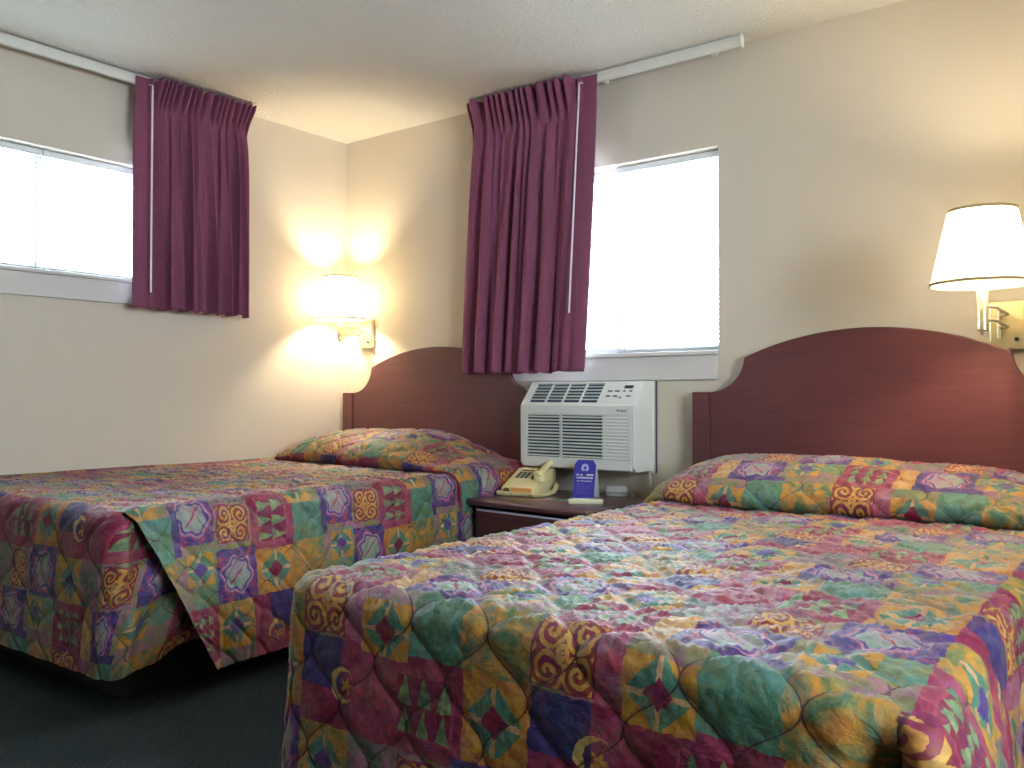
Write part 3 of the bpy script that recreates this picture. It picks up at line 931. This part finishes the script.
# ------------------------------------------------------------------ air conditioner
def aircon():
    x0, x1 = 1.43, 2.043; zb, zt = 0.612, 1.012; zf = 0.902
    t = thing('air_conditioner', 'off-white through-wall air conditioner with slatted grille below the back window', 'air conditioner', ((x0+x1)/2, 0, zb))
    prof = [(0, zb), (-0.165, zb), (-0.188, zb+.018), (-0.19, zf), (-0.095, zt), (0, zt)]
    # housing: side cheeks, back block, face frame with real openings
    b = NB()
    tt = 0.014
    prism(b, prof, 0, x0, x0+tt, 0.003); prism(b, prof, 0, x1-tt, x1, 0.003)
    bx(b, (x0+tt, -0.165, zb), (x1-tt, 0, zb+.012)); bx(b, (x0+tt, -.098, zt-.010), (x1-tt, 0, zt), 0.003)
    obj('housing', b, M['ac'], t)
    # front grille area: x from x0+tt .. x1-tt, z zb..zf
    b = NB()
    gx0, gxm, gx1 = x0+0.036, x0+.228, x0+0.452
    gz0, gz1 = zb+0.052, zf-0.045
    bx(b, (x0+tt, -0.190, zb+.006), (x1-tt, -0.176, gz0), 0.002)
    bx(b, (x0+tt, -0.190, gz1), (x1-tt, -0.176, zf), 0.002)
    bx(b, (x0+tt, -0.190, gz0), (gx0, -0.176, gz1), 0)
    bx(b, (gxm-.005, -0.190, gz0), (gxm+.005, -0.180, gz1), 0)
    bx(b, (gx1, -0.190, gz0), (gx1+.012, -0.176, gz1), 0)
    bx(b, (gx1+.012, -0.186, gz0), (x1-tt, -0.176, gz1), 0)
    bx(b, (x1-tt-.014, -0.190, gz0), (x1-tt, -0.176, gz1), 0)
    n = 13
    for i in range(n):
        z = gz0+(gz1-gz0)*(i+.5)/n
        hh = (gz1-gz0)/n
        prism(b, [(-0.190, z-hh*.24), (-0.190, z+hh*.12), (-0.181, z+hh*.24), (-0.181, z-hh*.12)], 0, gx0, gx1)
        prism(b, [(-0.193, z-hh*.30), (-0.193, z-hh*.02), (-0.184, z+hh*.22), (-0.184, z-hh*.42)], 0, gx1+.012, x1-tt-.014)
    obj('front_grille', b, M['ac'], t)
    obj('filter_backing', bx(NB(), (gx0-.005, -0.176, gz0-.01), (gx1+.005, -0.170, gz1+.01)), M['ac_dark'], t)
    # raised line above the grille
    obj('face_bead', bx(NB(), (x0+.02, -0.1935, gz1+.008), (x1-.02, -0.1895, gz1+.012), 0.001), M['ac'], t)
    # sloping top: vent left, controls right. local frame on the slope
    p0 = Vector((0, -0.19, zf)); p1 = Vector((0, -0.095, zt)); L = (p1-p0).length; d = (p1-p0)/L; nrm = Vector((0, -d.z, d.y))
    def SM(x, s, h): return Vector((x, 0, 0))+p0+d*s+nrm*h
    Mx = Matrix(((1, 0, 0, 0), (0, d.y, nrm.y, p0.y), (0, d.z, nrm.z, p0.z), (0, 0, 0, 1)))
    # Mx maps (x, s, h)
    b = NB()
    vx0, vx1 = x0+.038, x0+.415; s0, s1 = 0.020, L-.012
    bx(b, (x0+tt, 0, -.012), (vx0, L, 0), 0.001, M=Mx); bx(b, (vx1, 0, -.012), (x1-tt, L, 0), 0.001, M=Mx)
    bx(b, (vx0, 0, -.012), (vx1, s0, 0), 0.001, M=Mx); bx(b, (vx0, s1, -.012), (vx1, L, 0), 0.001, M=Mx)
    for i in range(1, 4):
        x = vx0+(vx1-vx0)*i/4; bx(b, (x-.003, s0, -.010), (x+.003, s1, 0), 0, M=Mx)
    for i in range(1, 6):
        s = s0+(s1-s0)*i/6; bx(b, (vx0, s-.0022, -.006), (vx1, s+.0022, -.001), 0, M=Mx)
    obj('top_vent', b, M['ac'], t)
    obj('vent_backing', bx(NB(), (vx0-.004, s0-.004, -.016), (vx1+.004, s1+.004, -.011), 0, M=Mx), M['ac_dark'], t)
    cp = obj('control_panel', bx(NB(), (x0+.43, .016, 0), (x1-.024, L-.012, .002), 0.0008, M=Mx), M['ac_panel'], t)
    px0, px1 = x0+.43, x1-.024; pw = px1-px0
    obj('display', bx(NB(), (px1-.062, L-.045, .002), (px1-.018, L-.028, .0035), 0, M=Mx), M['lcd'], cp)
    for (fx, fs, w_) in ((.20, .58, .024), (.43, .58, .024), (.66, .58, .010), (.86, .58, .014), (.20, .33, .024), (.43, .33, .024), (.60, .26, .012), (.85, .33, .022)):
        bb = NB(); cx = px0+pw*fx; cs = .016+(L-.028)*fs
        bx(bb, (cx-w_/2, cs-.004, .002), (cx+w_/2, cs+.004, .0034), 0.0006, M=Mx)
        obj('button', bb, M['ink'], cp)
    # maker's word on the face
    cu = bpy.data.curves.new('brand_lettering', 'FONT'); cu.body = 'Amana'; cu.size = 0.019; cu.shear = 0.35; cu.extrude = 0.0006; cu.align_x = 'CENTER'
    tmp = bpy.data.objects.new('tmp', cu); C.objects.link(tmp); bpy.context.view_layer.update()
    fme = bpy.data.meshes.new_from_object(tmp.evaluated_get(bpy.context.evaluated_depsgraph_get())); fme.name = 'brand_lettering'
    bpy.data.objects.remove(tmp); bpy.data.curves.remove(cu)
    fo = bpy.data.objects.new('brand_lettering', fme); C.objects.link(fo); fme.materials.clear(); fme.materials.append(M['ink'])
    fo.parent = t; fo.rotation_euler = (PI/2, 0, 0); fo.location = (x0+.548-(x0+x1)/2, -0.1905, zf-.026-zb)
    # wall sleeve and power cord
    b = NB(); wframe(b, x0-.004, x1+.004, zb-.012, zt+.001, -0.028, 0.0, 0.012)
    obj('wall_sleeve', b, M['ac'], t)
    pts = [(x1-.01, -0.035, zb), (x1+.004, -0.05, zb-.05), (x1+.015, -0.045, zb-.13), (x1-.01, -0.05, zb-.17), (x1-.06, -.05, zb-.15), (x1-.10, -.04, zb-.10)]
    P2 = []
    for i in range(len(pts)-1):
        for k in range(6):
            f = k/6; P2.append(Vector(pts[i]).lerp(Vector(pts[i+1]), f))
    P2.append(Vector(pts[-1]))
    for _ in range(3): P2 = [P2[0]]+[(P2[i-1]+P2[i]*2+P2[i+1])/4 for i in range(1, len(P2)-1)]+[P2[-1]]
    obj('power_cord', tube(NB(), P2, 0.0045, 8), M['cord'], t, smooth=60)
    return t
aircon()
# thin grey strip standing in for the shadow at the sleeve edge
S(obj('sleeve_shadow_strip', bx(NB(), (2.050, -0.008, 0.60), (2.055, 0, 1.014), 0.002), M['ink']))

# ------------------------------------------------------------------ wall lamps
def lamp(label, cx, cy, zb, px, flip):
    """cx, cy: shade centre, zb: shade bottom height, px: wall plate centre"""
    pz0 = zb-.185 if flip else zb-.155
    t = thing('wall_lamp', label, 'lamp', (px, 0, pz0))
    pl = obj('wall_plate', bx(NB(), (px-.055, -0.028, pz0), (px+.055, 0, pz0+.172), 0.005), M['brass'], t)
    lathe(bb := NB(), [(0, -.034), (.007, -.034), (.007, -.027), (0, -.027)], (px+.03, 0, pz0+.035), 12, 'y'); obj('switch_knob', bb, M['blackp'], pl)
    z1, z2 = pz0+.075, pz0+.118
    arm_y = -0.055
    # pivot post on the plate, arms, then the candle tube under the socket
    b = NB(); tube(b, [(px-.02, arm_y, z1-.035), (px-.02, arm_y, z2+.02)], 0.007, 12)
    tube(b, [(px-.02, -.02, (z1+z2)/2), (px-.02, arm_y, (z1+z2)/2)], 0.006, 10)
    obj('pivot', b, M['brass'], t, smooth=40)
    for z in (z1, z2):
        b = NB(); el = (cx+(px-cx)*.12+.02*(1 if flip else -1), arm_y+(cy-arm_y)*.5, z)
        if flip: pts = [(px-.02, arm_y, z), (px+.01, arm_y-.03, z), (px+.015, arm_y-.06, z), (cx+.03, cy+.05, z), (cx, cy, z)]
        else: pts = [(px-.02, arm_y, z), ((px+cx)/2+.01, arm_y-.03, z), (cx+.02, cy+.03, z), (cx, cy, z)]
        tube(b, pts, 0.0052, 10); obj('arm', b, M['brass'], t, smooth=60)
    b = NB(); lathe(b, [(0, -.003), (.006, 0), (.008, .010), (.0165, .014), (.0165, .150), (.013, .156), (.013, .20+(.04 if flip else 0)), (0, .20+(.04 if flip else 0))], (cx, cy, z1-.045), 20)
    obj('socket_tube', b, M['brass'], t, smooth=40)
    rb, rt, h = 0.148, 0.098, 0.228
    if not flip: rb, rt, h = 0.142, 0.094, 0.235
    # pleated shade, thin-walled
    b = NB(); n = 96; rows = 8; V = []
    for j in range(rows+1):
        f = j/rows; rr = rb+(rt-rb)*f
        V.append([b.verts.new((cx+rr*math.cos(2*PI*i/n), cy+rr*math.sin(2*PI*i/n), zb+h*f)) for i in range(n)])
    for j in range(rows):
        for i in range(n): b.faces.new((V[j][i], V[j][(i+1) % n], V[j+1][(i+1) % n], V[j+1][i]))
    sh = obj('lamp_shade', b, M['shade'], t, smooth=60)
    for (rr, zz) in ((rb, zb), (rt, zb+h)):
        b = NB(); lathe(b, [(rr-.001, zz-.001), (rr+.003, zz-.001), (rr+.003, zz+.008), (rr-.001, zz+.008)], (cx, cy, 0), 64, closed=True)
        obj('shade_trim', b, M['shade_trim'], sh, smooth=40)
    b = NB(); a = R(-58)
    p0 = Vector((cx+(rb+.001)*math.cos(a), cy+(rb+.001)*math.sin(a), zb)); p1 = Vector((cx+(rt+.001)*math.cos(a), cy+(rt+.001)*math.sin(a), zb+h))
    tube(b, [p0, p1], 0.0014, 6); obj('shade_seam', b, M['shade_trim'], sh)
    b = NB()
    for k in range(3):
        a = 2*PI*k/3+.4; zz = zb+h-.035; f = (h-.035)/h; rr = rb+(rt-rb)*f
        tube(b, [(cx, cy, zz), (cx+(rr-.001)*math.cos(a), cy+(rr-.001)*math.sin(a), zz+.002)], 0.0014, 6)
    obj('shade_spider', b, M['brass'], sh)
    b = NB(); lathe(b, [(0, 0), (.013, 0), (.014, .02), (.024, .045), (.029, .065), (.024, .088), (.012, .100), (0, .103)], (cx, cy, z1+.145+(.04 if flip else 0)), 20)
    obj('bulb', b, M['bulb'], t, smooth=180)
    for (dz) in (0.215,):
        L = bpy.data.lights.new('bulb_light', 'POINT'); L.energy = LAMP_W; L.color = (1.0, 0.85, 0.58); L.shadow_soft_size = 0.035
        lo = bpy.data.objects.new('bulb_light', L); C.objects.link(lo); lo.location = (cx, cy, z1+dz)
        lo.location.z = z1+.150+.055+(.04 if flip else 0)
    return t
LAMP_W = 17
M['bulb'].node_tree.nodes['Principled BSDF'].inputs['Emission Strength'].default_value = 25
# bulb glass lets the light out
nt = M['bulb'].node_tree
def bulb_mat():
    m = bpy.data.materials.new('glowing_bulb_glass'); m.use_nodes = True
    nt = m.node_tree; nt.nodes.clear()
    o = nt.nodes.new('ShaderNodeOutputMaterial'); e = nt.nodes.new('ShaderNodeEmission'); tr = nt.nodes.new('ShaderNodeBsdfTransparent')
    e.inputs[0].default_value = (1, .85, .6, 1); e.inputs[1].default_value = 15
    a = nt.nodes.new('ShaderNodeAddShader'); nt.links.new(e.outputs[0], a.inputs[0]); nt.links.new(tr.outputs[0], a.inputs[1]); nt.links.new(a.outputs[0], o.inputs[0])
    return m
M['bulb'] = bulb_mat()
lamp('small lit swing-arm wall lamp in the room corner above the corner bed', 0.172, -0.200, 1.372, 0.190, False)
lamp('lit brass swing-arm wall lamp above the right headboard', 3.425, -0.45, 1.294, 3.435, True)

# ------------------------------------------------------------------ nightstand (slightly turned)
NS = thing('nightstand', 'dark cherry nightstand standing between the two beds', 'nightstand', (1.785, -0.33, 0), R(-5))
TZ = 0.497
obj('top', bx(NB(), (-.345, -.285, TZ-.028), (.33, .265, TZ), 0.009, 3), M['night'], NS, smooth=40, world=False)
b = NB()
bx(b, (-.31, -.25, .06), (-.292, .255, TZ-.028)); bx(b, (.292, -.25, .06), (.31, .255, TZ-.028)); bx(b, (-.292, .24, .06), (.292, .255, TZ-.028))
bx(b, (-.292, -.245, .06), (.292, .24, .08)); bx(b, (-.292, -.245, .27), (.292, .24, .285))
bx(b, (-.30, -.235, 0), (.30, .24, .06))
obj('body', b, M['night'], NS, world=False)
dr = obj('drawer', bx(NB(), (-.288, -.262, .29), (.288, .20, TZ-.052), 0.003), M['night'], NS, world=False)
obj('drawer_highlight', bx(NB(), (-.288, -.268, TZ-.050), (.288, -.245, TZ-.043), 0.001), M['handle_highlight'], NS, world=False)  # pale strip stands for the reflection below the top
b = NB(); lathe(b, [(0, -.286), (.010, -.286), (.013, -.280), (.010, -.272), (.006, -.262), (0, -.262)], (0, 0, .37), 16, 'y'); obj('knob', b, M['handle_highlight'], dr, smooth=40, world=False)

# ------------------------------------------------------------------ telephone
def phone():
    t = thing('telephone', 'cream push-button desk telephone with coiled cord on the nightstand', 'telephone', (1.535, -0.26, TZ), R(8))
    t.scale = (1.14, 1.14, 1.14)
    W, D = 0.150, 0.205
    # wedge body, profile in (y, z): front low, back high
    prof = [(-D/2, .006), (-D/2, .030), (-D/2+.016, .040), (D/2-.06, .096), (D/2-.01, .098), (D/2, .085), (D/2, .006)]
    b = NB(); prism(b, prof, 0, -W/2, W/2-.005, bev=0.006); obj('base', b, M['phone'], t, world=False, smooth=40)
    sl = math.atan2(.056, D-.076); c, s = math.cos(sl), math.sin(sl)
    Mx = Matrix(((1, 0, 0, 0), (0, c, -s, -D/2+.016), (0, s, c, .040), (0, 0, 0, 1)))
    kp = obj('keypad', bx(NB(), (-.052, .050, 0), (.012, .106, .002), 0.001, M=Mx), M['phone'], t, world=False)
    for i in range(3):
        for j in range(4):
            x = -.045+i*.0195; y = .055+j*.0128
            obj('key', bx(NB(), (x, y, .002), (x+.014, y+.009, .0065), 0.0015, M=Mx), M['key'], kp, world=False)
    obj('label_window', bx(NB(), (-.045, .118, 0), (.010, .127, .0016), 0.0005, M=Mx), M['slot'], t, world=False)
    fp = obj('face_strip', bx(NB(), (-W/2+.045, -D/2-.0015, .012), (W/2-.012, -D/2+.002, .032), 0.001), M['orange'], t, world=False)
    b = NB(); lathe(b, [(0, -.004), (.011, -.004), (.012, 0), (0, 0)], (0, 0, 0), 20, 'y', M=Matrix.Translation((-W/2+.026, -D/2, .021)) @ Matrix.Diagonal((1.3, 1, .8, 1)))
    obj('badge', b, M['slot'], t, world=False)
    # cradle and handset lie along the right side
    cm = Matrix(((1, 0, 0, W/2+.004), (0, c, -s, -D/2+.016), (0, s, c, .040), (0, 0, 0, 1)))
    obj('cradle', bx(NB(), (-.048, .05, -.004), (-.044, D-.05, .012), 0.001, M=cm), M['slot'], t, world=False)
    pts, rr = [], []
    for i in range(25):
        f = i/24; y = .045+f*.155
        pts.append(cm @ Vector((-.012, y, .014+.008*math.sin(f*PI))))
        rr.append(.013+.010*math.exp(-((f-.07)/.11)**2)+.010*math.exp(-((f-.93)/.11)**2))
    b = NB(); tube(b, pts, rr, 18)
    for f in (.07, .93):
        q = cm @ Vector((-.012, .045+f*.155, .006))
        lathe(b, [(0, -.014), (.022, -.014), (.027, -.004), (.024, .010), (0, .012)], q, 20)
    obj('handset', b, M['phone'], t, world=False, smooth=50)
    # coiled cord running from the handset round the front
    path = [Vector((W/2+.020, .055, .035)), Vector((W/2+.036, .0, .014)), Vector((W/2+.030, -.07, .009)), Vector((W/2+.008, -D/2-.014, .009)), Vector((.02, -D/2-.020, .009)), Vector((-.04, -D/2-.020, .009)), Vector((-W/2-.006, -D/2-.012, .009)), Vector((-W/2-.018, -D/2+.02, .009))]
    fine = []
    for i in range(len(path)-1):
        for k in range(40): fine.append(path[i].lerp(path[i+1], k/40))
    for _ in range(60): fine = [fine[0]]+[(fine[i-1]+fine[i]+fine[i+1])/3 for i in range(1, len(fine)-1)]+[fine[-1]]
    coil = []; nturn = 40
    for i in range(len(fine)*3-3):
        f = i/3; k = int(f); p = fine[k].lerp(fine[min(k+1, len(fine)-1)], f-k)
        d = (fine[min(k+1, len(fine)-1)]-fine[max(k-1, 0)]).normalized(); sd = d.cross(Vector((0, 0, 1))).normalized(); u2 = sd.cross(d)
        a = 2*PI*nturn*i/(len(fine)*3)
        coil.append(p+sd*math.cos(a)*.0070+u2*math.sin(a)*.0070)
    b = NB(); tube(b, coil, 0.0024, 6); obj('coiled_cord', b, M['phone'], t, world=False, smooth=60)
    return t
phone()

# ------------------------------------------------------------------ tent card
t = thing('tent_card', 'blue folded tent card with white print on the nightstand', 'card', (1.825, -0.235, TZ), R(12))
hh, ww, sp, th = 0.165, 0.100, 0.036, 0.0014
Ls = math.hypot(hh, sp); ang = math.atan2(sp, hh)
Mf = Matrix.Translation((0, -sp, 0)) @ Matrix.Rotation(-ang, 4, 'X')
Mb = Matrix.Translation((0, sp, 0)) @ Matrix.Rotation(ang, 4, 'X')
fr = NB()
prism(fr, [(-ww/2, 0), (ww/2, 0), (ww/2, Ls-.02), (ww/2-.014, Ls), (-ww/2+.014, Ls), (-ww/2, Ls-.02)], 1, -th, 0, M=Mf)
front = obj('front_panel', fr, M['blue'], t, world=False)
fr = NB(); prism(fr, [(-ww/2, 0), (ww/2, 0), (ww/2, Ls-.02), (ww/2-.014, Ls), (-ww/2+.014, Ls), (-ww/2, Ls-.02)], 1, 0, th, M=Mb)
obj('back_panel', fr, M['white'], t, world=False)
b = NB()
for k in range(5):        # small pale crest of five petals near the top
    a = PI/2+(k-2)*R(50); cx, cz = .012*math.cos(a), Ls-.034+.012*math.sin(a)
    lathe(b, [(0, -th-.0006), (.0065, -th-.0006), (.0065, -th), (0, -th)], (0, 0, 0), 12, 'y', M=Mf @ Matrix.Translation((cx, 0, cz)))
bx(b, (-.016, -th-.0006, Ls-.048), (.016, -th, Ls-.042), M=Mf)
obj('crest', b, M['paleink'], front, world=False)
def textline(z, x0, x1, h, m, seed):
    rr = random.Random(seed); b = NB(); x = x0
    while x < x1:
        wch = rr.uniform(.003, .006)
        if rr.random() > .14: bx(b, (x, -th-.0005, z), (min(x+wch, x1), -th, z+h*rr.choice((.8, 1, 1))), M=Mf)
        x += wch+.0011
    return obj('print_line', b, m, front, world=False)
textline(Ls-.070, -.040, .042, .008, M['white'], 1); textline(Ls-.083, -.036, .040, .008, M['white'], 2)
textline(Ls-.096, -.034, .036, .005, M['paleink'], 3)
for k in range(5): textline(Ls-.108-k*.010, -.036, .034-.006*(k % 2), .0035, M['dimink'], 10+k)

# ------------------------------------------------------------------ leaflet, remote, adaptor, white dish
t = thing('leaflet', 'flat printed leaflet with a teal picture lying on the nightstand', 'leaflet', (1.785, -0.405, TZ), R(18))
obj('sheet', bx(NB(), (-.075, -.045, 0), (.075, .045, .0012), 0.0003), M['pinkp'], t, world=False)
obj('picture', bx(NB(), (-.030, -.028, .0012), (.040, .036, .0020), 0.0003), M['teal'], t, world=False)
obj('white_band', bx(NB(), (-.062, .022, .0012), (.062, .038, .0018), 0.0003), M['white'], t, world=False)
t = thing('remote_control', 'ivory remote control lying near the nightstand front edge', 'remote', (1.955, -0.44, TZ), R(30))
obj('case', bx(NB(), (-.072, -.024, 0), (.072, .024, .022), 0.009, 4), M['remote'], t, world=False, smooth=40)
for i in range(5):
    for j in range(2):
        obj('button', bx(NB(), (-.05+i*.018, -.012+j*.014, .022), (-.041+i*.018, -.005+j*.014, .0235), 0.0007), M['white'], t, world=False)
t = thing('adaptor_box', 'pale oval plastic box at the back of the nightstand right of the blue card', 'box', (1.90, -0.10, TZ), R(10))
b = NB(); lathe(b, [(0, 0), (.038, 0), (.043, .008), (.043, .034), (.036, .044), (0, .045)], (0, 0, 0), 32, M=Matrix.Diagonal((1.25, .7, 1, 1)))
obj('shell', b, M['white'], t, world=False, smooth=40)
b = NB(); lathe(b, [(.0435, .014), (.0443, .014), (.0443, .017), (.0435, .017)], (0, 0, 0), 32, M=Matrix.Diagonal((1.25, .7, 1, 1)), closed=True)
obj('seam_line', b, M['teal'], t, world=False)

# ------------------------------------------------------------------ light and camera
W = bpy.data.worlds.new('World'); bpy.context.scene.world = W; W.use_nodes = True
bg = W.node_tree.nodes['Background']; bg.inputs[0].default_value = (0.80, 0.90, 1.0, 1); bg.inputs[1].default_value = 24.0
def portal(loc, rot, sx, sy):
    L = bpy.data.lights.new('window_portal', 'AREA'); L.shape = 'RECTANGLE'; L.size = sx; L.size_y = sy; L.cycles.is_portal = True
    o = bpy.data.objects.new('window_portal', L); C.objects.link(o); o.location = loc; o.rotation_euler = rot
portal(((WX0+WX1)/2, 0.165, (WZ0+WZ1)/2), (-PI/2, 0, 0), WX1-WX0, WZ1-WZ0)
portal((RX+T+.005, (EY0+EY1)/2, (EZ0+EZ1)/2), (0, PI/2, 0), EZ1-EZ0, EY1-EY0)  # sky light through the added right wall window
portal((-0.165, (AY0+AY1)/2, (AZ0+AZ1)/2), (0, -PI/2, 0), AZ1-AZ0, AY1-AY0)

cam = bpy.data.cameras.new('camera'); co = bpy.data.objects.new('camera', cam); C.objects.link(co)
co.location = (3.90, -3.50, 0.95)
cam.sensor_width = 36; cam.lens = 870/1024*36; cam.clip_start = 0.02
yaw = math.atan2(0.606, 0.796)
co.rotation_euler = (R(90+0.72), R(0), yaw)
sc = bpy.context.scene; sc.camera = co
sc.view_settings.view_transform = 'Standard'; sc.view_settings.look = 'None'
sc.view_settings.gamma = 1; sc.view_settings.exposure = 0.84; sc.view_settings.use_curve_mapping = False
sc.cycles.use_denoising = True
sc.cycles.max_bounces = 10; sc.cycles.diffuse_bounces = 6; sc.cycles.transparent_max_bounces = 12
sc.cycles.sample_clamp_indirect = 6
